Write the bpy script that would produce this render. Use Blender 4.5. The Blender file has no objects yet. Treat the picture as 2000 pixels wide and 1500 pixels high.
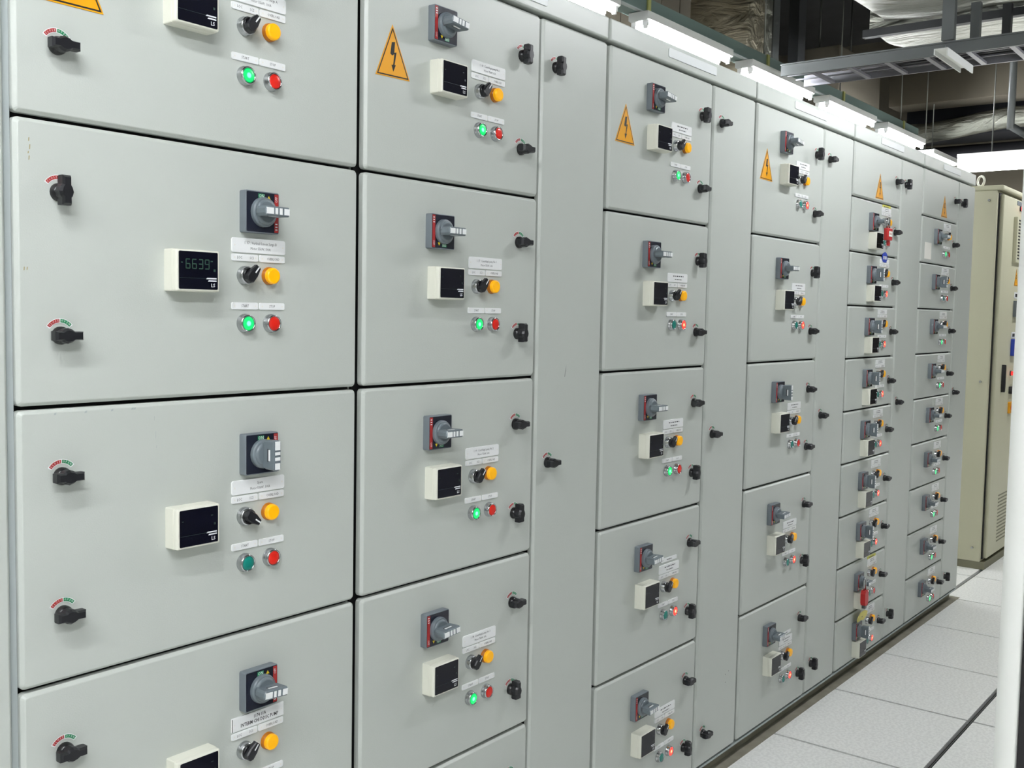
import bpy, bmesh, math, random
from mathutils import Matrix, Vector
random.seed(7)
S = bpy.context.scene
COL = S.collection
PI = math.pi

# ------------------------------------------------------------------ camera, world, light, exposure
def cam_matrix(yaw, pitch, roll, loc):
    a, b, c = (math.radians(v) for v in (yaw, pitch, roll))
    fwd = Vector((math.sin(a)*math.cos(b), math.cos(a)*math.cos(b), math.sin(b)))
    r = Vector((math.cos(a), -math.sin(a), 0)); d = fwd.cross(r)
    r2 = r*math.cos(c) + d*math.sin(c); d2 = -r*math.sin(c) + d*math.cos(c)
    u, z = -d2, -fwd
    return Matrix(((r2.x, u.x, z.x, loc[0]), (r2.y, u.y, z.y, loc[1]), (r2.z, u.z, z.z, loc[2]), (0, 0, 0, 1)))
cam = bpy.data.cameras.new('camera')
cam.sensor_width = 36.0
cam.lens = 2044.6/2000*36
cam.clip_start = 0.02
co = bpy.data.objects.new('camera', cam); COL.objects.link(co)
co.matrix_world = cam_matrix(52.136, -3.937, -1.0556, (0, -1.525, 1.52))
S.camera = co

w = bpy.data.worlds.new('world'); S.world = w; w.use_nodes = True
w.node_tree.nodes['Background'].inputs[0].default_value = (0.75, 0.85, 0.9, 1)
w.node_tree.nodes['Background'].inputs[1].default_value = 0.05

TUBE = 105.0          # radiance of a fluorescent tube
S.view_settings.view_transform = 'Standard'
S.view_settings.look = 'None'
S.view_settings.gamma = 1.0
S.view_settings.use_curve_mapping = False
S.view_settings.exposure = 0.48

# ------------------------------------------------------------------ materials
def srgb(r, g, b):
    def f(c):
        c /= 255.0
        return c/12.92 if c <= 0.04045 else ((c+0.055)/1.055)**2.4
    return (f(r), f(g), f(b), 1.0)
def mat(name, col, rough=0.5, metal=0.0, emit=None, estr=0.0, bump=None, vary=None, coat=0.0, spec=None):
    m = bpy.data.materials.new(name); m.use_nodes = True
    nt = m.node_tree; p = nt.nodes['Principled BSDF']
    c = srgb(*col)
    p.inputs['Base Color'].default_value = c
    p.inputs['Roughness'].default_value = rough
    p.inputs['Metallic'].default_value = metal
    if coat: p.inputs['Coat Weight'].default_value = coat
    if spec is not None: p.inputs['Specular IOR Level'].default_value = spec
    if emit:
        p.inputs['Emission Color'].default_value = srgb(*emit)
        p.inputs['Emission Strength'].default_value = estr
    tc = None
    if bump or vary: tc = nt.nodes.new('ShaderNodeTexCoord')
    if bump:
        sc, st, det = bump
        n = nt.nodes.new('ShaderNodeTexNoise'); n.inputs['Scale'].default_value = sc; n.inputs['Detail'].default_value = det
        nt.links.new(tc.outputs['Object'], n.inputs['Vector'])
        b = nt.nodes.new('ShaderNodeBump'); b.inputs['Strength'].default_value = st; b.inputs['Distance'].default_value = 0.002
        nt.links.new(n.outputs['Fac'], b.inputs['Height']); nt.links.new(b.outputs['Normal'], p.inputs['Normal'])
    if vary:
        sc, amt, lo = vary
        n = nt.nodes.new('ShaderNodeTexNoise'); n.inputs['Scale'].default_value = sc; n.inputs['Detail'].default_value = 4
        nt.links.new(tc.outputs['Object'], n.inputs['Vector'])
        r = nt.nodes.new('ShaderNodeValToRGB')
        r.color_ramp.elements[0].position = 0.5-lo; r.color_ramp.elements[1].position = 0.5+lo
        r.color_ramp.elements[0].color = tuple(x*(1-amt) for x in c[:3]) + (1,)
        r.color_ramp.elements[1].color = c
        nt.links.new(n.outputs['Fac'], r.inputs['Fac']); nt.links.new(r.outputs['Color'], p.inputs['Base Color'])
    return m
def lit_lens(name, rim, mid, core, strength, rad):
    """Illuminated push-button lens: the LED behind it is brightest at the middle."""
    m = bpy.data.materials.new(name); m.use_nodes = True
    nt = m.node_tree; p = nt.nodes['Principled BSDF']
    p.inputs['Base Color'].default_value = srgb(*rim); p.inputs['Roughness'].default_value = 0.3
    tc = nt.nodes.new('ShaderNodeTexCoord'); l = nt.nodes.new('ShaderNodeVectorMath'); l.operation = 'LENGTH'
    mp = nt.nodes.new('ShaderNodeMapping'); mp.inputs['Scale'].default_value = (1/rad, 0, 1/rad)
    nt.links.new(tc.outputs['Object'], mp.inputs['Vector']); nt.links.new(mp.outputs['Vector'], l.inputs[0])
    r = nt.nodes.new('ShaderNodeValToRGB'); e = r.color_ramp.elements
    e[0].position = 0.22; e[0].color = srgb(*core); e[1].position = 1.0; e[1].color = srgb(*rim)
    k = e.new(0.45); k.color = srgb(*mid); k = e.new(0.82); k.color = srgb(*mid)
    nt.links.new(l.outputs['Value'], r.inputs['Fac']); nt.links.new(r.outputs['Color'], p.inputs['Emission Color'])
    p.inputs['Emission Strength'].default_value = strength
    return m
def foil_mat(name, col, rough, strength=0.9, metal=0.9):
    m = bpy.data.materials.new(name); m.use_nodes = True
    nt = m.node_tree; p = nt.nodes['Principled BSDF']
    p.inputs['Base Color'].default_value = srgb(*col); p.inputs['Metallic'].default_value = metal; p.inputs['Roughness'].default_value = rough
    tc = nt.nodes.new('ShaderNodeTexCoord')
    mp = nt.nodes.new('ShaderNodeMapping'); mp.inputs['Scale'].default_value = (5.0, 1.6, 5.0); mp.inputs['Rotation'].default_value = (0.2, 0.1, 0.35)
    n = nt.nodes.new('ShaderNodeTexNoise'); n.inputs['Scale'].default_value = 1.4; n.inputs['Detail'].default_value = 7; n.inputs['Distortion'].default_value = 1.2
    v = nt.nodes.new('ShaderNodeTexVoronoi'); v.inputs['Scale'].default_value = 1.3; v.feature = 'DISTANCE_TO_EDGE'
    a = nt.nodes.new('ShaderNodeMath'); a.operation = 'MULTIPLY_ADD'; a.inputs[1].default_value = 0.4
    b = nt.nodes.new('ShaderNodeBump'); b.inputs['Strength'].default_value = strength; b.inputs['Distance'].default_value = 0.06
    nt.links.new(tc.outputs['Object'], mp.inputs['Vector'])
    nt.links.new(mp.outputs['Vector'], n.inputs['Vector']); nt.links.new(mp.outputs['Vector'], v.inputs['Vector'])
    nt.links.new(v.outputs['Distance'], a.inputs[0]); nt.links.new(n.outputs['Fac'], a.inputs[2])
    nt.links.new(a.outputs['Value'], b.inputs['Height']); nt.links.new(b.outputs['Normal'], p.inputs['Normal'])
    return m

M = dict(
    paint=mat('cabinet_paint', (191, 196, 190), 0.36, bump=(420, 0.10, 2), spec=0.5),
    paint_side=mat('cabinet_body_paint', (180, 186, 181), 0.5),
    frame_grey=mat('frame_grey', (168, 176, 176), 0.5),
    gap_black=mat('matte_gap_black', (14, 14, 15), 0.7),  # black that stands in for the shade inside door gaps
    plinth=mat('plinth_paint', (146, 143, 124), 0.6, vary=(9, 0.3, 0.2)),
    ivory=mat('ivory_plastic', (228, 228, 214), 0.45),
    screen=mat('black_screen', (10, 11, 24), 0.14, spec=0.3),
    screen_ink=mat('white_print', (225, 228, 230), 0.5),
    segment=mat('seven_segment', (40, 70, 56), 0.4, emit=(60, 150, 90), estr=0.012),
    segment_off=mat('seven_segment_dark', (26, 44, 40), 0.4),
    handle_grey=mat('handle_grey', (104, 114, 120), 0.34),
    handle_body=mat('handle_body', (108, 116, 122), 0.4),
    navy=mat('handle_face', (26, 30, 44), 0.22),
    red_print=mat('red_print', (168, 44, 42), 0.4),
    green_print=mat('green_print', (26, 130, 82), 0.4),
    yellow_print=mat('yellow_print', (214, 190, 40), 0.4),
    white_plate=mat('white_plate', (238, 240, 240), 0.32),
    cover_white=mat('cover_plate_white', (222, 226, 226), 0.4),
    ink=mat('dark_ink', (60, 62, 68), 0.6),
    ink_black=mat('black_ink', (20, 20, 22), 0.6),
    chrome=mat('chrome', (186, 188, 190), 0.2, 1.0),
    black=mat('black_plastic', (13, 13, 16), 0.3),
    black_soft=mat('black_plastic_grip', (19, 20, 25), 0.38),
    amber=mat('amber_lens', (255, 184, 0), 0.28, emit=(255, 170, 0), estr=0.12),
    amber_dark=mat('amber_flange', (176, 104, 8), 0.35),
    red_lens=mat('red_lens', (214, 34, 22), 0.28, emit=(214, 34, 22), estr=0.03),
    teal_lens=mat('teal_lens', (8, 124, 112), 0.28),
    green_lit=lit_lens('green_lens_lit', (0, 110, 60), (20, 215, 100), (150, 255, 235), 1.05, 0.0125),
    red_lit=lit_lens('red_lens_lit', (255, 40, 36), (255, 52, 40), (255, 200, 140), 1.5, 0.0125),
    warn=mat('warning_yellow', (230, 160, 8), 0.4),
    paper=mat('paper_white', (236, 234, 226), 0.7),
    yellow_tag=mat('yellow_label', (206, 204, 84), 0.6),
    pale_yellow=mat('pale_yellow_paper', (236, 224, 130), 0.7),
    lock_red=mat('lock_red', (188, 36, 36), 0.4),
    blue=mat('blue_tag', (28, 58, 168), 0.5),
    steel=mat('brushed_steel', (190, 192, 192), 0.3, 1.0),
    cream=mat('cream_paint', (192, 190, 164), 0.5, bump=(300, 0.08, 2)),
    cream_dark=mat('cream_base', (120, 118, 96), 0.6),
    tile=mat('floor_tile', (250, 251, 248), 0.38, vary=(90, 0.10, 0.05)),
    slab=mat('floor_slab', (12, 12, 12), 0.8),
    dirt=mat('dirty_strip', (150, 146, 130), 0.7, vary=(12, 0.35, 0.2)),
    lamp_body=mat('lamp_body', (206, 208, 206), 0.45),
    tube=mat('fluorescent_tube', (255, 255, 255), 0.5, emit=(250, 252, 255), estr=TUBE),
    wrap=mat('wraparound_diffuser', (255, 255, 255), 0.5, emit=(252, 252, 248), estr=14.0),
    white_plastic=mat('white_plastic', (236, 238, 238), 0.4),
    trunk=mat('green_grey_trunking', (104, 124, 120), 0.45),
    strut=mat('galvanised_strut', (96, 100, 100), 0.45, 0.35),
    strut_dark=mat('dark_strut', (44, 46, 48), 0.6),
    tray=mat('galvanised_tray', (128, 128, 134), 0.4, 0.55),
    rod=mat('threaded_rod', (120, 122, 118), 0.4, 0.7),
    clamp=mat('yellow_zinc_clamp', (176, 178, 110), 0.4, 0.3),
    foil=foil_mat('aluminium_foil', (150, 152, 143), 0.42, 1.0, 0.8),
    foil_dull=foil_mat('dull_foil', (158, 152, 134), 0.42, 1.0, 0.7),
    concrete=mat('ceiling_concrete', (66, 66, 66), 0.9, vary=(2, 0.25, 0.2)),
    beige=mat('beige_wall', (108, 102, 89), 0.9, vary=(1.2, 0.12, 0.2)),
    wall=mat('pale_wall', (150, 151, 147), 0.8),
    dark=mat('dark_duct', (40, 42, 48), 0.7),
    cable=mat('cable_black', (34, 34, 38), 0.6),
    post_white=mat('white_post_paint', (247, 248, 243), 0.4),
    dark_panel=mat('dark_panel', (26, 24, 26), 0.5),
    chip=mat('chipped_paint', (158, 146, 104), 0.8),
    scratch=mat('scratch', (60, 60, 64), 0.8),
)

# ------------------------------------------------------------------ mesh builder (local axes: x right, z up, -y out of the panel)
_text_cache = {}
def text_geo(s, size, bold=False):
    key = (s, bold)
    if key not in _text_cache:
        cu = bpy.data.curves.new('t', 'FONT'); cu.body = s; cu.size = 1.0; cu.align_x = 'CENTER'; cu.align_y = 'CENTER'
        cu.resolution_u = 1; cu.fill_mode = 'FRONT'
        if bold: cu.offset = 0.018
        ob = bpy.data.objects.new('t', cu)
        me = bpy.data.meshes.new_from_object(ob)
        _text_cache[key] = ([tuple(v.co) for v in me.vertices], [tuple(p.vertices) for p in me.polygons])
        bpy.data.objects.remove(ob); bpy.data.curves.remove(cu); bpy.data.meshes.remove(me)
    v, f = _text_cache[key]
    return [(x*size, y*size) for x, y, _ in v], f
class MB:
    def __init__(s): s.v, s.f, s.m, s.sm, s.mats = [], [], [], [], []
    def slot(s, m):
        if m not in s.mats: s.mats.append(m)
        return s.mats.index(m)
    def add(s, vs, fs, m, smooth=False):
        o = len(s.v); k = s.slot(m); s.v += vs
        for f in fs: s.f.append(tuple(i+o for i in f)); s.m.append(k); s.sm.append(smooth)
        return s
    def box(s, x0, x1, y0, y1, z0, z1, m):
        vs = [(x, y, z) for x in (x0, x1) for y in (y0, y1) for z in (z0, z1)]
        return s.add(vs, [(0, 1, 3, 2), (4, 6, 7, 5), (0, 4, 5, 1), (2, 3, 7, 6), (0, 2, 6, 4), (1, 5, 7, 3)], m)
    def obox(s, a, b, wid, hei, m, up=(0, 0, 1)):
        """box bar from a to b, width across, height along up"""
        a, b, up = Vector(a), Vector(b), Vector(up)
        d = (b-a).normalized(); r = d.cross(up).normalized(); u = r.cross(d)
        vs = [tuple(p + r*(i*wid/2) + u*(j*hei/2)) for p in (a, b) for i in (-1, 1) for j in (-1, 1)]
        return s.add(vs, [(0, 1, 3, 2), (4, 6, 7, 5), (0, 4, 5, 1), (2, 3, 7, 6), (0, 2, 6, 4), (1, 5, 7, 3)], m)
    def loft(s, rings, m, smooth=True, cap0=True, cap1=True, mcap=None):
        n = len(rings[0]); vs = [p for r in rings for p in r]; fs = []
        for i in range(len(rings)-1):
            for j in range(n):
                k = (j+1) % n
                fs.append((i*n+j, i*n+k, (i+1)*n+k, (i+1)*n+j))
        s.add(vs, fs, m, smooth)
        o = len(s.v)-len(vs)
        if cap0: s.f.append(tuple(o+i for i in reversed(range(n)))); s.m.append(s.slot(m)); s.sm.append(False)
        if cap1:
            q = o+(len(rings)-1)*n
            s.f.append(tuple(q+i for i in range(n))); s.m.append(s.slot(mcap or m)); s.sm.append(False)
        return s
    def plate(s, x0, x1, z0, z1, yb, yf, m, r=0.0, rc=0.0, seg=3, mcap=None, back=False):
        """rounded slab standing on plane y=yb, front at y=yf (yf<yb); r rounds the front edge, rc the corners"""
        def ring(ins, y):
            a0, a1, b0, b1 = x0+ins, x1-ins, z0+ins, z1-ins
            c = max(rc-ins, rc*0.3)
            if rc <= 0: return [(a0, y, b0), (a1, y, b0), (a1, y, b1), (a0, y, b1)]
            pts = []
            for cx, cz, t in ((a1-c, b0+c, -90), (a1-c, b1-c, 0), (a0+c, b1-c, 90), (a0+c, b0+c, 180)):
                for i in range(seg+1):
                    t2 = math.radians(t + 90*i/seg); pts.append((cx+c*math.cos(t2), y, cz+c*math.sin(t2)))
            return pts
        rings = [ring(0, yb)]
        if r > 0:
            for i in range(seg+1):
                t = PI/2*i/seg; rings.append(ring(r*(1-math.cos(t)), yf+r*(1-math.sin(t))))
        else: rings.append(ring(0, yf))
        return s.loft(rings, m, r > 0, back, True, mcap)
    def lathe(s, prof, m, n=20, cx=0, cz=0, smooth=True, cap=True, mcap=None):
        """prof: list of (radius, out) ; axis along -y"""
        rings = [[(cx+r*math.cos(2*PI*i/n), -h, cz+r*math.sin(2*PI*i/n)) for i in range(n)] for r, h in prof]
        return s.loft(rings, m, smooth, False, cap, mcap)
    def prism(s, pts, y0, y1, m, mcap=None, smooth=False):
        """polygon (x,z) counter-clockwise seen from the front, from y0 (back) to y1 (front)"""
        return s.loft([[(x, y0, z) for x, z in pts], [(x, y1, z) for x, z in pts]], m, smooth, True, True, mcap)
    def flat(s, pts, y, m): return s.add([(x, y, z) for x, z in pts], [tuple(range(len(pts)))], m)
    def text(s, t, x, z, size, y, m, sx=1.0, ang=0.0, bold=False):
        vs, fs = text_geo(t, size, bold); c, n = math.cos(ang), math.sin(ang)
        return s.add([(x+(px*sx)*c-pz*n, y, z+(px*sx)*n+pz*c) for px, pz in vs], fs, m)
    def marks(s, x, z, wd, h, y, m, n=6):
        """a line of print too small to read in the photograph: short strokes of uneven width"""
        k = [1.0, 0.6, 1.3, 0.8, 1.1, 0.5, 0.9, 1.2][:n]; g = wd/(sum(k)+0.45*(n-1)); p = x-wd/2
        for i in k:
            s.flat([(p, z-h/2), (p+g*i, z-h/2), (p+g*i, z+h/2), (p, z+h/2)], y, m); p += g*(i+0.45)
        return s
    def tube(s, pts, r, m, n=8, cap=True):
        pts = [Vector(p) for p in pts]; rings = []
        for i, p in enumerate(pts):
            d = (pts[min(i+1, len(pts)-1)] - pts[max(i-1, 0)]).normalized()
            u = d.cross(Vector((0.31, 0.17, 0.93))).normalized(); v = d.cross(u)
            rings.append([tuple(p + u*(r*math.cos(2*PI*k/n)) + v*(r*math.sin(2*PI*k/n))) for k in range(n)])
        return s.loft(rings, m, True, cap, cap)
    def mesh(s, name):
        me = bpy.data.meshes.new(name); me.from_pydata(s.v, [], s.f)
        for m in s.mats: me.materials.append(M[m])
        me.polygons.foreach_set('material_index', s.m); me.polygons.foreach_set('use_smooth', s.sm)
        bm = bmesh.new(); bm.from_mesh(me); bmesh.ops.recalc_face_normals(bm, faces=bm.faces)
        bm.to_mesh(me); bm.free(); me.update()
        return me
_mesh = {}
def cached(key, fn):
    if key not in _mesh: _mesh[key] = fn()
    return _mesh[key]
def put(name, me, parent=None, loc=(0, 0, 0), rot=(0, 0, 0)):
    o = bpy.data.objects.new(name, me); COL.objects.link(o)
    o.location = loc; o.rotation_euler = rot
    if parent is not None: o.parent = parent
    return o
def tag(o, label=None, cat=None, group=None, kind=None):
    if label: o['label'] = label
    if cat: o['category'] = cat
    if group: o['group'] = group
    if kind: o['kind'] = kind
    return o
def thing(name, loc, label, cat, group=None, rot=(0, 0, 0)):
    o = bpy.data.objects.new(name, None); COL.objects.link(o); o.empty_display_size = 0.1
    o.location = loc; o.rotation_euler = rot
    return tag(o, label, cat, group)
def poly_circle(cx, cz, r, n=16, a0=0, a1=360):
    return [(cx+r*math.cos(math.radians(a0+(a1-a0)*i/n)), cz+r*math.sin(math.radians(a0+(a1-a0)*i/n))) for i in range(n)]

# ------------------------------------------------------------------ the setting
XN, XE, YF, YB, ZC = -3.2, 14.2, -4.2, 4.8, 5.2
def struct(name, mb, loc=(0, 0, 0)): return tag(put(name, mb.mesh(name), None, loc), kind='structure')
floor = struct('floor', MB().box(XN, XE, YF, YB, -0.2, -0.018, 'slab'))
struct('ceiling', MB().box(XN, XE, YF, YB, ZC, ZC+0.2, 'concrete'))
struct('wall_right', MB().box(XE, XE+0.2, YF, YB, -0.2, ZC, 'beige'))
struct('wall_back', MB().box(XN, XE, YB, YB+0.2, -0.2, ZC, 'beige'))
struct('wall_front', MB().box(XN, XE, YF-0.2, YF, -0.2, ZC, 'wall'))
struct('wall_left', MB().box(XN-0.2, XN, YF, YB, -0.2, ZC, 'wall'))
# raised floor of 600 mm tiles; the seam that runs along the aisle is a wide black strip
def tile_mesh(): return MB().box(0.0062, 0.5938, 0.0062, 0.5938, -0.018, 0, 'tile').mesh('floor_tile')
def tile_edge_mesh(): return MB().box(0.0062, 0.5938, 0.0062, 0.5840, -0.018, 0, 'tile').mesh('floor_tile_edge')
TX0, TY0 = 3.55, -0.529
for i in range(-8, 15):
    for j in range(-4, 2):
        me = cached('tileE', tile_edge_mesh) if j in (-1, 0) else cached('tile', tile_mesh)
        put('floor_tile', me, floor, (TX0+0.6*i, TY0+0.6*j, 0))
sm = MB()
sm.box(XN, TX0-4.8, YF, YB, -0.018, 0, 'tile'); sm.box(TX0+9.0, XE, YF, YB, -0.018, 0, 'tile')
sm.box(TX0-4.8, TX0+9.0, YF, TY0-2.4, -0.018, 0, 'tile'); sm.box(TX0-4.8, TX0+9.0, TY0+1.2, YB, -0.018, 0, 'tile')
put('floor_border', sm.mesh('floor_border'), floor)
put('seam_strip', MB().box(-3.0, 12.0, TY0-0.0065, TY0-0.0040, -0.018, -0.008, 'strut').mesh('seam_strip'), floor)
# grimy strip along the foot of the cabinets
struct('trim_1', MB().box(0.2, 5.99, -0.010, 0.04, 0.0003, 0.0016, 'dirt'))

# ------------------------------------------------------------------ panel hardware (all made once, meshes shared)
def grip_outline(tail, short, wd, bul):
    """outline of a wing knob along +z, bulge at the middle"""
    pts = [(wd, -short), (wd*0.95, -bul*0.8)]
    for a in (-35, 0, 35): pts.append((bul*math.cos(math.radians(a)), bul*math.sin(math.radians(a))))
    pts += [(wd*0.9, bul*0.95), (wd*0.9, tail)]
    return pts + [(-x, z) for x, z in reversed(pts)]
def m_latch():
    b = MB()
    b.lathe([(0.0175, 0), (0.0175, 0.006), (0.015, 0.010), (0.0125, 0.012)], 'black', 20)
    b.lathe([(0.011, 0.008), (0.012, 0.02)], 'black', 16)
    o = grip_outline(0.031, 0.0255, 0.0092, 0.0150)
    def ring(k, y): return [(x*k if abs(x) > 0.002 else x, y, z*(0.5+0.5*k)) for x, z in o]
    b.loft([ring(0.9, -0.010), ring(1.0, -0.014), ring(1.0, -0.026), ring(0.72, -0.0315)], 'black_soft', False)
    return b.mesh('latch_knob')
def m_sticker():
    b = MB()
    def arc(r0, r1, a0, a1, y, m, n=8):
        o = [(r1*math.cos(math.radians(a0+(a1-a0)*i/n)), r1*math.sin(math.radians(a0+(a1-a0)*i/n))) for i in range(n+1)]
        i_ = [(r0*math.cos(math.radians(a0+(a1-a0)*i/n)), r0*math.sin(math.radians(a0+(a1-a0)*i/n))) for i in range(n+1)]
        for k in range(n):
            b.flat([i_[k], i_[k+1], o[k+1], o[k]][::-1], y, m)
    arc(0.0265, 0.0365, 38, 147, -0.0004, 'white_plate', 12)
    arc(0.0278, 0.0352, 42, 88, -0.0006, 'green_print'); arc(0.0278, 0.0352, 92, 143, -0.0006, 'red_print')
    for t, a0, st in (('CLOSE', 137, -9.8), ('OPEN', 81, -10.5)):
        for i, ch in enumerate(t):
            a = math.radians(a0 + st*i)
            b.text(ch, 0.0315*math.cos(a), 0.0315*math.sin(a), 0.0062, -0.0008, 'white_plate', 0.9, a-PI/2)
    return b.mesh('latch_sticker')
def m_hplate():
    """rotary operator escutcheon, 74 mm, red band on the right (turned 180 degrees on most columns)"""
    b = MB(); h = 0.037
    b.plate(-h, h, -h, h, 0, -0.0170, 'handle_body', 0.0012, 0.003, 2)
    b.plate(-h+0.002, h-0.0015, -h+0.002, h-0.002, -0.0165, -0.0174, 'navy', 0, 0.002, 2)
    b.flat([(h-0.0110, -h+0.003), (h-0.002, -h+0.003), (h-0.002, h-0.003), (h-0.0110, h-0.003)], -0.0176, 'red_print')
    b.text('OFF', h-0.0066, 0.0245, 0.0075, -0.0178, 'white_plate', 0.8, PI/2)
    for i in range(3): b.flat([(h-0.0090, -0.0300+0.005*i), (h-0.0042, -0.0300+0.005*i), (h-0.0042, -0.0280+0.005*i), (h-0.0090, -0.0280+0.005*i)], -0.0178, 'white_plate')
    b.flat([(-0.010, 0.0245), (0.004, 0.0245), (0.004, 0.0325), (-0.010, 0.0325)], -0.0176, 'green_print')
    b.text('ON', -0.003, 0.0285, 0.0085, -0.0178, 'white_plate', 0.9)
    b.flat([(0.009, 0.0235), (0.0175, 0.0235), (0.0135, 0.0305)], -0.0176, 'yellow_print')
    return b.mesh('handle_plate')
def m_rotary():
    b = MB()
    b.lathe([(0.0265, 0.0168), (0.0265, 0.023), (0.0255, 0.0255), (0.0225, 0.0265)], 'handle_grey', 28)
    b.lathe([(0.0225, 0.0262), (0.0215, 0.029), (0.018, 0.031)], 'handle_grey', 24)
    L, T = 0.0280, 0.0085
    def ring(y, l, t):
        p = []
        for sx in (1, -1):
            for a in (-70, -25, 25, 70):
                p.append((sx*(l-t*0.6) + t*0.6*math.cos(math.radians(a))*sx, y, sx*t*math.sin(math.radians(a))/math.sin(math.radians(70))))
        return p
    b.loft([ring(-0.026, L-0.006, T), ring(-0.034, L-0.001, T), ring(-0.0575, L, T), ring(-0.0600, L-0.0015, T*0.8)], 'handle_grey', False)
    for x0, x1 in ((-0.0255, -0.010), (-0.0065, -0.001), (0.0030, 0.0090), (0.0135, 0.0250)):
        b.box(x0, x1, -0.0608, -0.0590, -0.0055, 0.0055, 'white_plate')
    for sg in (1, -1):
        b.box(-0.010, 0.010, -0.0500, -0.0455, min(sg*0.0080, sg*0.0089), max(sg*0.0080, sg*0.0089), 'white_plate')
        b.box(-0.0115, 0.0115, -0.0455, -0.0425, min(sg*0.0080, sg*0.0087), max(sg*0.0080, sg*0.0087), 'strut_dark')
    return b.mesh('rotary_handle')
def m_mhouse():
    b = MB()
    b.plate(0, 0.086, 0, 0.070, 0, -0.022, 'ivory', 0, 0.002, 2)
    b.plate(0.0005, 0.0855, 0.0005, 0.0695, -0.022, -0.033, 'ivory', 0.003, 0.003, 3)
    return b.mesh('meter_housing')
def m_mscreen(lit):
    b = MB()
    b.plate(0.005, 0.0815, 0.004, 0.0665, -0.0325, -0.0338, 'screen', 0.0006, 0.002, 2)
    y = -0.0340
    b.flat([(0.006, 0.0222), (0.060, 0.0222), (0.060, 0.0228), (0.006, 0.0228)], y, 'segment_off')
    b.flat([(0.0575, 0.0215), (0.0785, 0.0215), (0.0785, 0.0238), (0.060, 0.0238)], y, 'screen_ink')
    b.flat([(0.061, 0.0175), (0.0785, 0.0175), (0.0785, 0.0198), (0.063, 0.0198)], y, 'screen_ink')
    b.text('LS', 0.0715, 0.0110, 0.0085, y, 'screen_ink', 1.0, 0, True)
    mm = 'segment' if lit else 'segment_off'
    seg = {'6': 'acdefg', '3': 'abcdg', '9': 'abcdfg'}
    for k, ch in enumerate('6639' if lit else ''):
        x, z, w_, h_ = 0.0185+0.0125*k, 0.0385, 0.0075, 0.0075; t = 0.0009
        R = dict(a=(x, x+w_, z+2*h_-t, z+2*h_+t), d=(x, x+w_, z-t, z+t), g=(x, x+w_, z+h_-t, z+h_+t), b=(x+w_-t, x+w_+t, z+h_, z+2*h_), c=(x+w_-t, x+w_+t, z, z+h_), e=(x-t, x+t, z, z+h_), f=(x-t, x+t, z+h_, z+2*h_))
        for q in seg[ch]:
            x0, x1, z0, z1 = R[q]; b.flat([(x0, z0), (x1, z0), (x1, z1), (x0, z1)], y, mm)
    b.flat([(0.009, 0.047), (0.0125, 0.047), (0.0125, 0.0485), (0.009, 0.0485)], y, mm)
    b.flat([(0.0665, 0.0505), (0.071, 0.0505), (0.071, 0.0525), (0.0665, 0.0525)], y, mm)
    b.flat([(0.0725, 0.0345), (0.0765, 0.0345), (0.0765, 0.0385), (0.0725, 0.0385)], y, mm)
    return b.mesh('meter_screen')
def m_name(lines, wd, ht, rc, ink, size, screws=True, bar=False):
    b = MB()
    b.plate(0, wd, 0, ht, 0, -0.0022, 'white_plate', 0.0006, rc, 3)
    y = -0.0024
    if screws:
        for x in (0.006, wd-0.006): b.flat(poly_circle(x, ht/2, 0.0016, 8), y, 'paper')
    if bar: b.flat([(0.0, 0.001), (0.0014, 0.001), (0.0014, ht-0.001), (0.0, ht-0.001)], y, 'ink_black')
    for t, x, z, s_ in lines:
        if isinstance(t, float): b.marks(x, z, t, s_, y, ink)
        else: b.text(t, x, z, s_, y, ink, 0.82, 0, size)
    return b.mesh('nameplate')
def m_selbez():
    return MB().lathe([(0.0168, 0), (0.0168, 0.003), (0.0158, 0.0045), (0.0158, 0.0115), (0.0145, 0.013), (0.0125, 0.0132)], 'chrome', 24).mesh('selector_bezel')
def m_selknob():
    b = MB()
    b.lathe([(0.0138, 0.0125), (0.0138, 0.0165), (0.0128, 0.0180)], 'black', 20)
    o = [(0.0095, -0.0085), (0.0095, 0.005), (0.0052, 0.0205), (-0.0052, 0.0205), (-0.0095, 0.005), (-0.0095, -0.0085), (-0.005, -0.0132), (0.005, -0.0132)]
    b.loft([[(x, -0.017, z) for x, z in o], [(x, -0.024, z) for x, z in o], [(x*0.82, -0.0265, z*0.92) for x, z in o]], 'black_soft', False)
    b.flat([(-0.0013, 0.006), (0.0013, 0.006), (0.0013, 0.0186), (-0.0013, 0.0186)], -0.0267, 'white_plate')
    b.box(-0.0016, 0.0016, -0.026, -0.018, 0.0203, 0.0209, 'white_plate')
    return b.mesh('selector_knob')
def m_lamp():
    b = MB()
    b.lathe([(0.0162, 0), (0.0162, 0.004), (0.0150, 0.0055), (0.0150, 0.008)], 'amber_dark', 24)
    b.lathe([(0.0146, 0.006), (0.0146, 0.0135), (0.0138, 0.0155), (0.0115, 0.0165)], 'amber', 24)
    return b.mesh('pilot_lamp')
def m_bez():
    b = MB()
    b.lathe([(0.0170, 0), (0.0170, 0.0028), (0.0160, 0.004), (0.0160, 0.0105), (0.0150, 0.0130), (0.0134, 0.0132), (0.0128, 0.0118)], 'chrome', 24, cap=False)
    return b.mesh('button_bezel')
def m_lens(k):
    return MB().lathe([(0.0129, 0.009), (0.0126, 0.0118), (0.0115, 0.0126), (0.006, 0.0130)], k, 24).mesh('button_lens')
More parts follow.
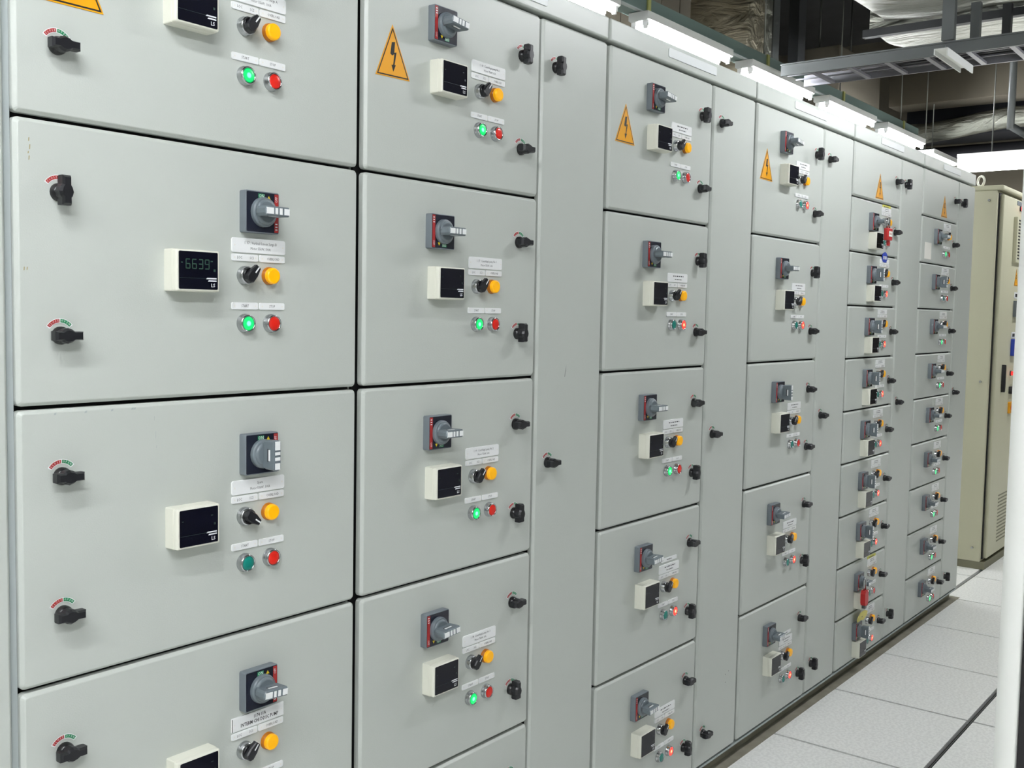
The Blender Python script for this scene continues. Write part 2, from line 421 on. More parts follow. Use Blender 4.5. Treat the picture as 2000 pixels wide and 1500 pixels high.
def m_warn():
    """yellow triangle with a black border and a lightning bolt"""
    b = MB(); W_, H_ = 0.098, 0.105
    def tri(dl):
        k = 1-dl/0.0312
        return [(W_/2+(x-W_/2)*k, 0.0312+(z-0.0312)*k) for x, z in ((0, 0), (W_, 0), (W_/2, H_))]
    b.prism([(0, 0), (W_, 0), (W_/2, H_)], -0.0001, -0.0010, 'warn')
    b.flat(tri(0.0022), -0.0011, 'ink_black'); b.flat(tri(0.0048), -0.0012, 'warn')
    c = W_/2
    b.flat([(c-0.003, 0.070), (c+0.0065, 0.0715), (c+0.004, 0.050), (c-0.0075, 0.0465)], -0.0013, 'ink_black')
    b.flat([(c-0.0075, 0.0465), (c+0.004, 0.050), (c+0.0105, 0.0515), (c-0.002, 0.0435)], -0.00135, 'ink_black')
    b.flat([(c+0.0040, 0.0480), (c+0.0105, 0.0515), (c+0.0040, 0.024), (c+0.0000, 0.024)], -0.0013, 'ink_black')
    b.flat([(c-0.0045, 0.0250), (c+0.0080, 0.0260), (c+0.0005, 0.0115)], -0.00135, 'ink_black')
    return b.mesh('warning_sign')
def m_door(wd, ht):
    """pressed steel door: short return, sloping edge, flat face"""
    b = MB(); seg = 3
    def ring(ins, y):
        c = max(0.008-ins*0.6, 0.001); pts = []
        for cx, cz, t in ((wd-ins-c, ins+c, -90), (wd-ins-c, ht-ins-c, 0), (ins+c, ht-ins-c, 90), (ins+c, ins+c, 180)):
            for i in range(seg+1):
                a = math.radians(t+90*i/seg); pts.append((cx+c*math.cos(a), y, cz+c*math.sin(a)))
        return pts
    b.loft([ring(0, 0.018), ring(0, 0.0065)], 'paint', False, True, False)
    b.loft([ring(0, 0.0065), ring(0.0008, 0.0052)], 'paint', True, False, False)
    b.loft([ring(0.0008, 0.0052), ring(0.0048, 0.0008)], 'paint', False, False, False)
    b.loft([ring(0.0048, 0.0008), ring(0.0062, 0.0)], 'paint', True, False, True)
    return b.mesh('door')

LATCH_OUT = 0.0
def latch(door, x, z, vertical, tilt=0):
    put('latch_sticker', cached('sticker', m_sticker), door, (x, 0, z)).scale = (0.72, 1, 0.72)
    a = 0 if vertical else PI/2
    put('latch_knob', cached('latch', m_latch), door, (x, 0, z), (0, a+math.radians(tilt), 0)).scale = (0.79, 0.92, 0.79)
SMALL = dict(loc=[('LOC', 0.0165, 0.0062, 0.0068), ('SCS', 0.043, 0.0062, 0.0068)], ovl=[('OVERLOAD', 0.0305, 0.0062, 0.0066)],
             start=[('START', 0.0285, 0.0062, 0.0068)], stop=[('STOP', 0.0285, 0.0062, 0.0068)])
def small_plate(door, key, x, z, wd=0.0575, ht=0.0125):
    put('small_nameplate', cached(('small', key, wd), lambda: m_name(SMALL[key], wd, ht, 0.0025, 'ink', False)), door, (x, 0, z))
def button(door, x, z, name, lens):
    b = put('button_bezel', cached('bez', m_bez), door, (x, 0, z))
    put(name, cached(('lens', lens), lambda: m_lens(lens)), door, (x, 0, z))
def handle(door, x, z, vertical, flip, tilt=0):
    put('handle_plate', cached('hplate', m_hplate), door, (x, 0, z), (0, PI if flip else 0, 0))
    put('rotary_handle', cached('rotary', m_rotary), door, (x, 0, z), (0, (PI/2 if vertical else 0)+math.radians(tilt), 0))
def meter(door, x, z, lit):
    put('meter_housing', cached('mhouse', m_mhouse), door, (x, 0, z))
    put('meter_screen', cached(('mscreen', lit), lambda: m_mscreen(lit)), door, (x, 0, z))
def selector(door, x, z, ang):
    put('selector_bezel', cached('selbez', m_selbez), door, (x, 0, z))
    put('selector_knob', cached('selknob', m_selknob), door, (x, 0, z), (0, math.radians(ang), 0))

ZJ = [2.2285, 1.7955, 1.3625, 0.9305, 0.4965, 0.0600]      # joints between the full-height units
ZJ2 = [2.2285, 2.0090, 1.7895, 1.5715, 1.3555, 1.1395, 0.9235, 0.7050, 0.4900, 0.2720, 0.0600]
GAP = 0.0032
def full_unit(door, zb0, x, lname, green, red, hvert, flip, sel, dl, platex, meterx, lx, lv, lit=False, extra=None, zmin=-1):
    """everything on the door of a full unit; x of the nameplates, zb0 = height of the door origin above the joint below it"""
    q = lambda z: z - zb0
    handle(door, platex, q(0.326), hvert, flip, dl)
    meter(door, meterx, q(0.1815), lit)
    put('nameplate', cached(('np', lname[0]), lambda: m_name(lname[1], 0.119, 0.026, lname[2], lname[3], lname[4], True, lname[5])), door, (x, 0, q(0.2535)))
    small_plate(door, 'loc', x, q(0.2385)); small_plate(door, 'ovl', x+0.0605, q(0.2385))
    small_plate(door, 'start', x, q(0.1530)); small_plate(door, 'stop', x+0.0605, q(0.1530))
    selector(door, x+0.0285, q(0.2135), sel)
    put('pilot_lamp', cached('lamp', m_lamp), door, (x+0.0825, 0, q(0.2145)))
    button(door, x+0.0285, q(0.1285), 'green_button', green)
    button(door, x+0.0865, q(0.1285), 'red_button', red)
    for z, v in lv: latch(door, lx, q(z), v)

def NP(key, l1, l2, ink='ink', rc=0.004, bold=False, bar=False, s1=0.0072, s2=0.0068):
    L = [(l1, 0.0625, 0.0175, s1)]
    if l2: L.append((l2, 0.0625, 0.0080, s2))
    return (key, L, rc, ink, bold, bar)
# ------------------------------------------------------------------ switchgear row
def cabinet(x0, x1, label):
    c = thing('switchgear_cabinet', (x0, 0, 0), label, 'cabinet', 'grey switchgear cabinets standing in one row')
    wd = x1-x0
    put('body', MB().box(0.001, wd-0.001, 0.036, 0.70, 0.05, 2.286, 'paint_side').mesh('body'), c)
    put('door_gap_shade', MB().box(0.004, wd-0.004, 0.030, 0.0355, 0.064, 2.226, 'gap_black').mesh('door_gap_shade'), c)  # black sheet that paints the shade seen through the door joints
    put('plinth', MB().box(0.0, wd, 0.036, 0.69, 0.0, 0.0495, 'plinth').mesh('plinth'), c)
    put('bottom_rail', MB().box(0.0, wd, 0.004, 0.0355, 0.0505, 0.0575, 'frame_grey').mesh('bottom_rail'), c)
    put('top_cover', MB().plate(0.004, wd-0.004, 2.2340, 2.292, 0.70, 0, 'paint', 0.005, 0.003, 3, back=True).mesh('top_cover'), c)
    return c
def add_door(c, x, wd, z0, z1):
    h = z1-z0-2*GAP
    me = cached(('door', round(wd, 4), round(h, 4)), lambda: m_door(wd, h))
    return put('door', me, c, (x, 0, z0+GAP))
def cover_plate(c, x):
    put('cover_plate', cached('cover_plate', lambda: MB().plate(0, 0.295, 0, 0.026, 0, -0.0022, 'cover_white', 0.0006, 0.005, 3).mesh('cover_plate')), c, (x, 0, 2.2525))

# --- leftmost cabinet: only the edge of its narrow door shows
c0 = cabinet(-0.130, 0.757, 'grey switchgear cabinet cut off by the left edge of the picture')
d = add_door(c0, 0.594, 0.2925, 0.06, 2.2285)
d = add_door(c0, 0.004, 0.586, 0.06, 2.2285)

# --- first wide cabinet
c1 = cabinet(0.759, 1.462, 'wide grey cabinet nearest the camera, latch knobs on the left of its doors')
put('frame_post', MB().box(0.0005, 0.0105, 0.012, 0.0350, 0.06, 2.2285, 'frame_grey').mesh('frame_post'), c1)
names1 = [NP('c1r1', '1. 07 : Vertical Screen Surge A', 'Motor 55kW, 100A'), NP('c1r2', '1. 37 : Vertical Screen Surge B', 'Motor 55kW, 100A'),
          NP('c1r3', 'Spare', 'Motor 55kW, 100A'), NP('c1r4', '1174 11A', 'INTERM CHI DDSC PUMP', 'ink_black', 0.0008, True, True, 0.0088, 0.0094), NP('c1r5', 'Spare', 'Motor 55kW, 100A')]
for r in range(5):
    d = add_door(c1, 0.770-0.759, 0.686, ZJ[r+1], ZJ[r])
    lv = [[(0.325, False), (0.109, False)], [(0.325, True), (0.109, False)]][r == 1]
    full_unit(d, GAP, 1.1525-0.770, names1[r], ['green_lit', 'green_lit', 'teal_lens', 'teal_lens', 'teal_lens'][r], 'red_lens',
              r == 2, False, [38, 40, 125, 40, 40][r], [0, 0, 0, 4, 0][r], 1.2075-0.770, 1.0185-0.770, 0.8365-0.770, lv, r == 1)
    if r == 0:
        put('warning_sign', cached('warn', m_warn), d, (0.815-0.770, 0, 0.169))
    if r == 1:
        ch = MB(); 
        for x_, z_, s_ in ((0.0215, 0.395, 0.006), (0.0228, 0.384, 0.008), (0.0205, 0.376, 0.004), (0.0215, 0.368, 0.007), (0.012, 0.205, 0.006), (0.0165, 0.2055, 0.005)):
            ch.flat([(x_-0.0007, z_-s_/2), (x_+0.0008, z_-s_/3), (x_+0.0012, z_+s_/2), (x_-0.0003, z_+s_/2.5)], -0.0003, 'chip')
        put('paint_chip', ch.mesh('paint_chip'), d)
    if r == 2:
        ch = MB()
        for x_, z_, s_ in ((0.228, 0.400, 0.007), (0.2305, 0.372, 0.012), (0.232, 0.352, 0.005), (0.2325, 0.186, 0.003)):
            ch.flat([(x_, z_-s_/2), (x_+0.0007, z_-s_/2), (x_+0.0008, z_+s_/2), (x_+0.0002, z_+s_/2)], -0.0003, 'frame_grey')
        for x_ in (0.055, 0.105, 0.150, 0.186, 0.190):
            ch.flat([(x_, 0.4165), (x_+0.004, 0.4170), (x_+0.0045, 0.4205), (x_+0.001, 0.4195)], -0.0003, 'frame_grey')
        put('paint_scratch', ch.mesh('paint_scratch'), d)

# --- cabinets with a narrow cable compartment on the right
CX = [1.465, 2.352, 3.247, 4.149, 5.056, 5.957]
LAB = ['tall grey cabinet second from the left, yellow triangle sign and four lit green buttons',
       'grey cabinet third in the row, five tall doors and mixed green and red lamps',
       'grey cabinet fourth in the row, five tall doors and mostly red lit lamps',
       'grey cabinet with small stacked doors, red padlocks and rows of red lamps',
       'grey cabinet with small stacked doors at the far end, no meters, green lamps']
DX, DW, NX = 0.0095, 0.5745, 0.5945          # door offset and width, narrow door offset
V, H = True, False
LV = [  # latch orientation (top, bottom) per full unit
    [(V, H), (H, V), (H, V), (H, V), (H, V)],
    [(V, H), (V, H), (H, V), (H, V), (H, V)],
    [(V, H), (V, H), (H, H), (H, V), (H, V)]]
NV = [[V, H, H], [H, H, H], [H, H, V], [V, H, V], [V, H, V]]
GR = [['green_lit']*4+['teal_lens'], ['green_lit', 'teal_lens', 'green_lit', 'teal_lens', 'teal_lens'], ['teal_lens']*5]
RD = [['red_lens']*5, ['red_lens', 'red_lit', 'red_lens', 'red_lit', 'red_lit'], ['red_lit', 'red_lit', 'red_lens', 'red_lit', 'red_lit']]
N2 = [NP('c2r1', '1. 08 : Centrifugal pump No 1', 'Motor 75kW, 60A'), NP('c2r2', '1. 37 : Centrifugal pump No 1', 'Motor 75kW, 60A'),
      NP('c2r3', '1. 09 : Centrifugal pump No 2', 'Motor 75kW, 60A'), NP('c2r4', '1. 38 : Centrifugal pump No 3', 'Motor 75kW, 60A')]
plain = NP('plain', 0.062, 0.040, s1=0.0030, s2=0.0028)
for k in range(5):
    x0, x1 = CX[k], CX[k+1]
    c = cabinet(x0, x1-0.001, LAB[k])
    cover_plate(c, 0.306 if k else 0.312)
    # narrow full-height door
    nw = (x1-x0) - NX - 0.0085
    nd = add_door(c, NX, nw, 0.06, 2.2285)
    for z, v in zip((2.116, 1.1455, 0.171), NV[k]): latch(nd, 0.6455-NX, z-0.0628, v)
    if k == 0:
        ch = MB(); ch.flat([(0.118, 1.295), (0.1195, 1.2955), (0.124, 1.312), (0.1255, 1.326), (0.1225, 1.312)], -0.0003, 'scratch'); put('paint_scratch', ch.mesh('paint_scratch'), nd)
    if k == 1:
        ch = MB()
        for x_, z_ in ((0.205, 0.262), (0.228, 0.268), (0.206, 0.235)): ch.flat(poly_circle(x_, z_, 0.002, 6), -0.0003, 'scratch')
        put('paint_chip', ch.mesh('paint_chip'), nd)
    if k < 3:
        for r in range(5):
            d = add_door(c, DX, DW, ZJ[r+1], ZJ[r])
            nm = N2[min(r, 3)] if k == 0 else plain
            hv = (k == 2 and r == 2)
            OX = 0.005 if k == 0 else 0.0
            full_unit(d, GAP, 0.334-OX-DX, nm, GR[k][r], RD[k][r], hv, True, 40 if (k, r) != (0, 0) else 38, [6, 0, 0, -4, -3][r], 0.230-OX-DX, 0.2005-OX-DX, 0.5165-OX-DX,
                      list(zip((0.322, 0.1065), LV[k][r])))
            if r == 0:
                put('warning_sign', cached('warn', m_warn), d, ([0.035, 0.036, 0.040][k]-DX, 0, [0.189, 0.181, 0.181][k]), (0, math.radians([-1.5, 0.5, 0.5][k]), 0))
            if k == 1 and r in (3,):
                put('small_nameplate', cached('extra_np', lambda: m_name([(0.030, 0.046, 0.006, 0.0030)], 0.092, 0.012, 0.0025, 'ink', False)), d, (0.346-DX, 0, 0.2835))
            if k == 2 and r == 4:
                put('small_nameplate', cached('extra_np', None), d, (0.346-DX, 0, 0.2835))
    else:
        for r in range(10):
            d = add_door(c, DX, DW, ZJ2[r+1], ZJ2[r])
            q = lambda z: z-GAP
            latch(d, 0.5225-DX, q(0.108), False)
            if r == 0:
                put('warning_sign', cached('warn', m_warn), d, (([0.262, 0.295][k-3])-DX, 0, q(0.014)), (0, 0, 0))
                continue
            npx = 0.348
            vert = (r in (2, 3, 4, 5, 6, 7, 9)) if k == 3 else (r == 2)
            handle(d, 0.233-DX, q(0.131), vert, True)
            if k == 3: meter(d, 0.2020-DX, q(0.0185), False)
            put('nameplate', cached('np_small', lambda: m_name([(0.045, 0.0575, 0.014, 0.0028), (0.052, 0.0575, 0.0065, 0.0026)], 0.115, 0.0205, 0.003, 'ink', False)), d, (npx-DX, 0, q(0.1835)))
            small_plate(d, 'loc', npx-DX, q(0.1695)); small_plate(d, 'ovl', npx+0.0605-DX, q(0.1695))
            small_plate(d, 'start', npx+0.010-DX, q(0.0820), 0.0535); small_plate(d, 'stop', npx+0.0655-DX, q(0.0820), 0.0535)
            selector(d, npx+0.0235-DX, q(0.1415), 40)
            put('pilot_lamp', cached('lamp', m_lamp), d, (npx+0.0785-DX, 0, q(0.1425)))
            if k == 3: g, rr = 'teal_lens', ('red_lens' if r in (1, 8) else 'red_lit')
            else: g, rr = ('teal_lens' if r == 2 else 'green_lit'), 'red_lens'
            button(d, npx+0.0135-DX, q(0.0550), 'green_button', g); button(d, npx+0.0715-DX, q(0.0550), 'red_button', rr)
            if k == 3 and r in (1, 8):
                put('yellow_label', cached('ylab', lambda: MB().plate(0, 0.105, 0, 0.0155, -0.0002, -0.001, 'yellow_tag', 0, 0.001, 2).marks(0.05, 0.0078, 0.062, 0.0055, -0.0012, 'ink').mesh('yellow_label')), d, (npx+0.0-DX, 0, q(0.2005)) if r == 8 else (npx+0.004-DX, 0, q(0.1995)))
            if k == 4 and r == 1:
                put('paper_notice', MB().plate(0, 0.105, 0, 0.078, -0.0002, -0.0008, 'paper', 0, 0.001, 2).mesh('paper_notice'), d, (0.055-DX, 0, q(0.018)))

# ------------------------------------------------------------------ lock-out things hanging on the fifth cabinet
def padlock(loc, label, tagged):
    t = thing('padlock', loc, label, 'padlock')
    if tagged:
        put('lock_body', MB().plate(-0.027, 0.027, -0.062, -0.012, 0.008, -0.010, 'lock_red', 0.003, 0.004, 3, back=True).mesh('lock_body'), t)
        put('paper_label', MB().plate(-0.020, 0.020, -0.047, -0.025, -0.0101, -0.0112, 'paper', 0, 0.002, 2).marks(0, -0.036, 0.028, 0.0045, -0.0114, 'lock_red').mesh('paper_label'), t)
        put('tag_strip', MB().plate(0.004, 0.024, -0.082, -0.060, 0.006, 0.000, 'lock_red', 0.001, 0.003, 3, back=True).mesh('tag_strip'), t)
        sh = MB()
        sh.tube([(-0.014, 0, -0.014), (-0.014, 0, 0.012)] + [(-0.014*math.cos(PI*i/8), 0, 0.012+0.014*math.sin(PI*i/8)) for i in range(1, 8)] + [(0.014, 0, 0.012), (0.014, 0, -0.014)], 0.0035, 'chrome')
        put('shackle', sh.mesh('shackle'), t)
        put('hasp', MB().plate(-0.020, -0.002, -0.010, 0.030, 0.006, 0.002, 'chrome', 0.001, 0.004, 3, back=True).mesh('hasp'), t)
        return t
    o = [(-0.013, -0.085), (0.013, -0.085), (0.020, -0.073), (0.020, -0.035), (0.013, -0.022), (-0.013, -0.022), (-0.020, -0.035), (-0.020, -0.073)]
    put('lock_body', MB().prism(o, 0.010, -0.010, 'lock_red').mesh('lock_body'), t)
    put('lock_base', MB().plate(-0.010, 0.010, -0.100, -0.084, 0.007, -0.007, 'strut', 0.001, 0.002, 2, back=True).mesh('lock_base'), t)
    sh = MB()
    sh.tube([(-0.010, 0, -0.026), (-0.010, 0, 0.016)] + [(-0.010*math.cos(PI*i/8), 0, 0.016+0.010*math.sin(PI*i/8)) for i in range(1, 8)] + [(0.010, 0, 0.016), (0.010, 0, -0.026)], 0.0032, 'chrome')
    put('shackle', sh.mesh('shackle'), t)
    return t
hx5 = CX[3]+0.233
padlock((hx5-0.016, -0.074, ZJ2[2]+0.114), 'square red lockout padlock with paper label on the upper rotary handle', True)
padlock((hx5-0.045, -0.050, ZJ2[9]+0.1315), 'slim red padlock with long shackle on the lower rotary handle', False)
bt = MB()
bt.prism([(-0.030, -0.012), (-0.022, -0.020), (0.020, -0.022), (0.032, -0.010), (0.034, 0.008), (0.022, 0.018), (0.004, 0.023), (-0.018, 0.017), (-0.031, 0.006)], -0.0005, -0.0025, 'blue')
bt.marks(0.002, -0.002, 0.040, 0.014, -0.0027, 'white_plate', 3)
tag(put('lockout_tag', bt.mesh('lockout_tag'), None, (CX[3]+0.402, -0.0005, ZJ2[2]-0.006)), 'small blue tag stuck over the joint below the red padlock', 'tag')
yt = MB()
yt.prism([(-0.055, -0.012), (-0.040, -0.024), (0.002, -0.019), (0.028, -0.028), (0.058, -0.010), (0.052, 0.012), (0.020, 0.023), (-0.012, 0.026), (-0.044, 0.021), (-0.058, 0.004)], -0.0005, -0.0025, 'pale_yellow')
yt.flat(poly_circle(-0.005, -0.002, 0.004, 8), -0.0027, 'ink')
tag(put('paper_tag', yt.mesh('paper_tag'), None, (CX[3]+0.262, -0.018, ZJ2[9]-0.022), (0.25, 0, 0)), 'crumpled pale yellow paper tag under the lower red padlock', 'tag')

# ------------------------------------------------------------------ cream cabinet beyond the row
tc = thing('control_cabinet', (6.755, 0.08, 0), 'tall cream control cabinet standing past the end of the grey row', 'cabinet')
put('body', MB().plate(0, 1.2, 0.045, 2.300, 0.62, 0.0, 'cream', 0.006, 0.006, 3, back=True).mesh('body'), tc)
put('plinth', MB().box(0.004, 1.196, -0.026, 0.61, 0, 0.0445, 'cream_dark').mesh('plinth'), tc)
put('roof_canopy', MB().plate(-0.004, 1.204, 2.300, 2.330, 0.624, -0.035, 'cream', 0.010, 0.008, 3, back=True).mesh('roof_canopy'), tc)
put('door_gap_shade', MB().box(0.026, 1.17, -0.006, -0.0005, 0.06, 2.285, 'gap_black').mesh('door_gap_shade'), tc)  # black sheet, the shade around this door put in as colour
td = put('door', MB().plate(0.040, 1.165, 0.065, 2.278, -0.0065, -0.030, 'cream', 0.006, 0.006, 3, back=True).mesh('door'), tc)
Y0 = -0.030
lv = MB().plate(0.305, 0.62, 1.883, 2.165, Y0, Y0-0.022, 'cream', 0.004, 0.004, 3)
put('louvre_frame', lv.mesh('louvre_frame'), td)
for i in range(13):
    z = 1.905 + i*0.0195
    put('louvre_slot', cached('louvre', lambda: MB().box(0, 0.26, -0.0015, 0.0005, 0, 0.0095, 'gap_black').mesh('louvre_slot')), td, (0.335, Y0-0.0222, z))
put('name_strip', MB().plate(0.365, 0.56, 2.262, 2.300-0.012, Y0, Y0-0.003, 'handle_body', 0, 0.002, 2).mesh('name_strip'), td, (0, 0, -0.02))
def m_ind(k): return lambda: MB().lathe([(0.017, 0), (0.017, 0.006), (0.014, 0.008)], 'black', 18).lathe([(0.013, 0.006), (0.0125, 0.02), (0.009, 0.025)], k, 18).mesh('indicator_lamp')
put('indicator_lamp', cached('ind_red', m_ind('red_lit')), td, (0.45, Y0, 2.226)); put('indicator_lamp', cached('ind_blue', m_ind('blue')), td, (0.50, Y0, 2.212))
put('warning_sign', cached('warn', m_warn), td, (0.385, Y0, 1.742))
put('small_nameplate', cached('tc_np', lambda: MB().plate(0, 0.09, 0, 0.04, 0, -0.002, 'white_plate', 0.0005, 0.002, 2).plate(0.02, 0.07, 0.010, 0.03, -0.002, -0.004, 'strut_dark', 0, 0.001, 2).mesh('tc_np')), td, (0.405, Y0, 1.663))
put('door_switch', MB().plate(0, 0.10, 0, 0.10, 0, -0.03, 'handle_body', 0.003, 0.004, 3).lathe([(0.03, 0.028), (0.028, 0.05), (0.02, 0.056)], 'strut_dark', 20, 0.05, 0.055).mesh('door_switch'), td, (0.395, Y0, 1.548))
put('small_nameplate', cached('tc_np', None), td, (0.385, Y0, 1.412))
put('control_module', MB().plate(0, 0.10, 0, 0.105, 0, -0.028, 'blue', 0.003, 0.003, 3).marks(0.06, 0.055, 0.04, 0.012, -0.0285, 'white_plate', 3).mesh('control_module'), td, (0.380, Y0, 1.302))
put('indicator_lamp', cached('ind_red', None), td, (0.405, Y0, 1.191))
put('door_handle', MB().plate(-0.012, 0.012, -0.085, 0.085, 0, -0.022, 'black', 0.004, 0.008, 3).mesh('door_handle'), td, (0.195, Y0, 1.166))
put('ammeter', MB().plate(0, 0.09, 0, 0.045, 0, -0.02, 'black', 0.002, 0.003, 2).plate(0.008, 0.08, 0.008, 0.037, -0.0195, -0.0205, 'white_plate', 0, 0.002, 2).marks(0.044, 0.022, 0.03, 0.010, -0.0208, 'ink', 3).mesh('ammeter'), td, (0.385, Y0, 1.062))
put('emergency_stop', MB().plate(-0.045, 0.045, -0.036, 0.036, 0, -0.012, 'warn', 0.003, 0.006, 3).lathe([(0.018, 0.010), (0.016, 0.024), (0.021, 0.027), (0.021, 0.038), (0.016, 0.043)], 'lock_red', 20).mesh('emergency_stop'), td, (0.430, Y0, 0.972))
for i in range(14):
    put('vent_slot', cached('ventslot', lambda: MB().box(0, 0.26, -0.0015, 0.001, 0, 0.008, 'cream_dark').mesh('vent_slot')), td, (0.255, Y0, 0.135+i*0.0222))
eb = MB().tube([(0.03*math.cos(2*PI*i/16), 0.0, 0.038+0.03*math.sin(2*PI*i/16)) for i in range(17)], 0.007, 'ivory', 8, False).box(-0.012, 0.012, -0.012, 0.012, 0, 0.012, 'ivory')
put('lifting_ring', cached('ring', lambda: eb.mesh('lifting_ring')), tc, (0.09, 0.12, 2.330), (0, 0, 0.9))
for z in (0.13, 1.15, 2.24):
    put('side_bolt', cached('sbolt', lambda: MB().tube([(0, 0, 0), (-0.012, 0, 0)], 0.007, 'steel', 8).mesh('side_bolt')), tc, (0.0, 0.045, z))

# ------------------------------------------------------------------ white upright at the right edge of the picture
wp = thing('cabinet_corner', (2.0, -1.090, 0), 'white steel cabinet corner post at the right edge of the picture', 'cabinet')
put('corner_post', MB().plate(0, 0.05, 0, 1.86, 0, -0.0355, 'post_white', 0.004, 0.004, 3, back=True).mesh('corner_post'), wp)
put('side_panel', MB().box(0.012, 0.60, -0.42, -0.0365, 0.02, 1.84, 'dark_panel').mesh('side_panel'), wp)

# ------------------------------------------------------------------ fluorescent battens
def m_lbody(L):
    b = MB()
    sec = [(-0.072, 0.0), (-0.072, -0.048), (-0.060, -0.058), (0.060, -0.058), (0.072, -0.048), (0.072, 0.0)]
    b.loft([[(x, y, z) for y, z in sec] for x in (0, L)], 'lamp_body', False)
    return b.mesh('lamp_housing')
def m_ltube(L): return MB().tube([(0.035, 0, 0), (L-0.035, 0, 0)], 0.013, 'tube', 12).mesh('fluorescent_tube')
def m_lholder():
    b = MB()
    b.box(0, 0.022, -0.017, 0.017, -0.075, 0.0, 'white_plastic'); b.box(0.002, 0.020, -0.012, 0.012, -0.092, -0.0745, 'white_plastic')
    return b.mesh('lamp_holder')
def batten(loc, label, rotz=0.0, L=1.2, group='twin tube ceiling lights'):
    t = thing('fluorescent_light', loc, label, 'light', group, (0, 0, rotz))
    put('lamp_housing', cached(('lb', L), lambda: m_lbody(L)), t)
    for y in (-0.042, 0.042): put('fluorescent_tube', cached(('lt', L), lambda: m_ltube(L)), t, (0, y, -0.084))
    for x in (0.0125, L-0.0345):
        for y in (-0.042, 0.042): put('lamp_holder', cached('lh', m_lholder), t, (x, y, -0.010))
    return t
FY, FZ = 2.045, 3.435
pos = ['leftmost lit twin-tube light above the cabinets, cut by the top edge', 'largest lit twin-tube light above the third cabinet, full length in view', 'second full-length twin-tube light above the grey cabinets',
       'third full-length twin-tube light above the grey cabinets', 'fourth and smallest full-length twin-tube light above the cabinets']
for i, s in enumerate(pos): batten((4.305+1.523*i, FY, FZ), s)
# steel trunking that carries them, with hangers
tr = thing('light_trunking', (2.5, FY+0.06, FZ+0.004), 'grey green steel trunking carrying the row of lights', 'trunking')
put('channel', MB().box(0, 9.1, -0.05, 0.05, 0, 0.115, 'trunk').mesh('channel'), tr)
put('lip', MB().box(0, 9.1, -0.075, -0.05, 0, 0.010, 'frame_grey').mesh('lip'), tr)
for i, x in enumerate((1.7, 3.46, 5.28, 6.9, 8.6)):
    r_ = put('hanger_rod', cached('hrod', lambda: MB().tube([(0, 0, 0.1), (0, 0, ZC-FZ-0.006)], 0.006, 'rod', 6).mesh('hanger_rod')), tr, (x, -0.02, 0))
    put('clamp', cached('clampm', lambda: MB().box(-0.018, 0.018, -0.006, 0.006, -0.01, 0.10, 'clamp').mesh('clamp')), tr, (x, -0.057, 0.02))
# dark cable tray under the end of the trunking and the lamps beyond the row
sl = thing('hanging_light', (11.72, 1.93, 3.30), 'short hanging light with a steel hood past the last cabinet', 'light')
put('lamp_hood', MB().box(0, 1.1, 0.0, 0.24, 0.03, 0.045, 'lamp_body').box(0, 1.1, -0.012, 0.0, 0.004, 0.05, 'lamp_body').mesh('lamp_hood'), sl)
put('diffuser', MB().box(0.02, 1.08, 0.012, 0.23, 0.008, 0.029, 'tube').mesh('diffuser'), sl)
for x in (0.05, 0.3): put('hanger_rod', cached(('sr', x), lambda: MB().tube([(0, 0.1, 0.04), (0, 0.1, ZC-3.302)], 0.006, 'rod', 6).mesh('hanger_rod')), sl, (x, 0, 0))
xl = thing('wraparound_light', (11.0, 1.46, 3.12), 'long bright light across the aisle above the cream cabinet', 'light', None, (0, 0, -PI/2))
put('lamp_housing', MB().box(0, 2.6, -0.09, 0.09, 0, 0.03, 'lamp_body').mesh('lamp_housing'), xl)
put('diffuser', MB().box(0.01, 2.59, -0.10, 0.10, -0.13, -0.0005, 'wrap').mesh('diffuser'), xl)
for x in (0.3, 2.3): put('hanger_rod', cached('xlr', lambda: MB().tube([(0, 0, 0.03), (0, 0, ZC-3.122)], 0.006, 'rod', 6).mesh('hanger_rod')), xl, (x, 0, 0))
# two aisle lights in front, above the frame, then four added as fill
batten((-0.75, -1.05, 3.10), 'aisle light overhead beside the camera, above the picture', 0, 1.2, 'aisle lights above the picture')
batten((3.2, -1.15, 3.10), 'aisle light overhead opposite the third cabinet, above the picture', 0, 1.2, 'aisle lights above the picture')
batten((7.0, -1.05, 3.10), 'added unseen light brightening the floor before the cream cabinet, above the picture', 0, 1.2, 'aisle lights above the picture')  # extra lamp, added to brighten the floor
batten((-2.1, -1.05, 3.10), 'added unseen light overhead behind the camera, in line with the cabinets', 0, 1.2, 'aisle lights above the picture')  # extra lamp, added to brighten the left cabinets
batten((-0.75, -2.5, 3.10), 'added unseen fill light behind the camera', 0, 1.2, 'added fill lights')  # unseen lamp added as fill
batten((-2.1, -2.5, 3.10), 'added unseen fill light in the corner behind the camera', 0, 1.2, 'added fill lights')  # second unseen lamp added as fill

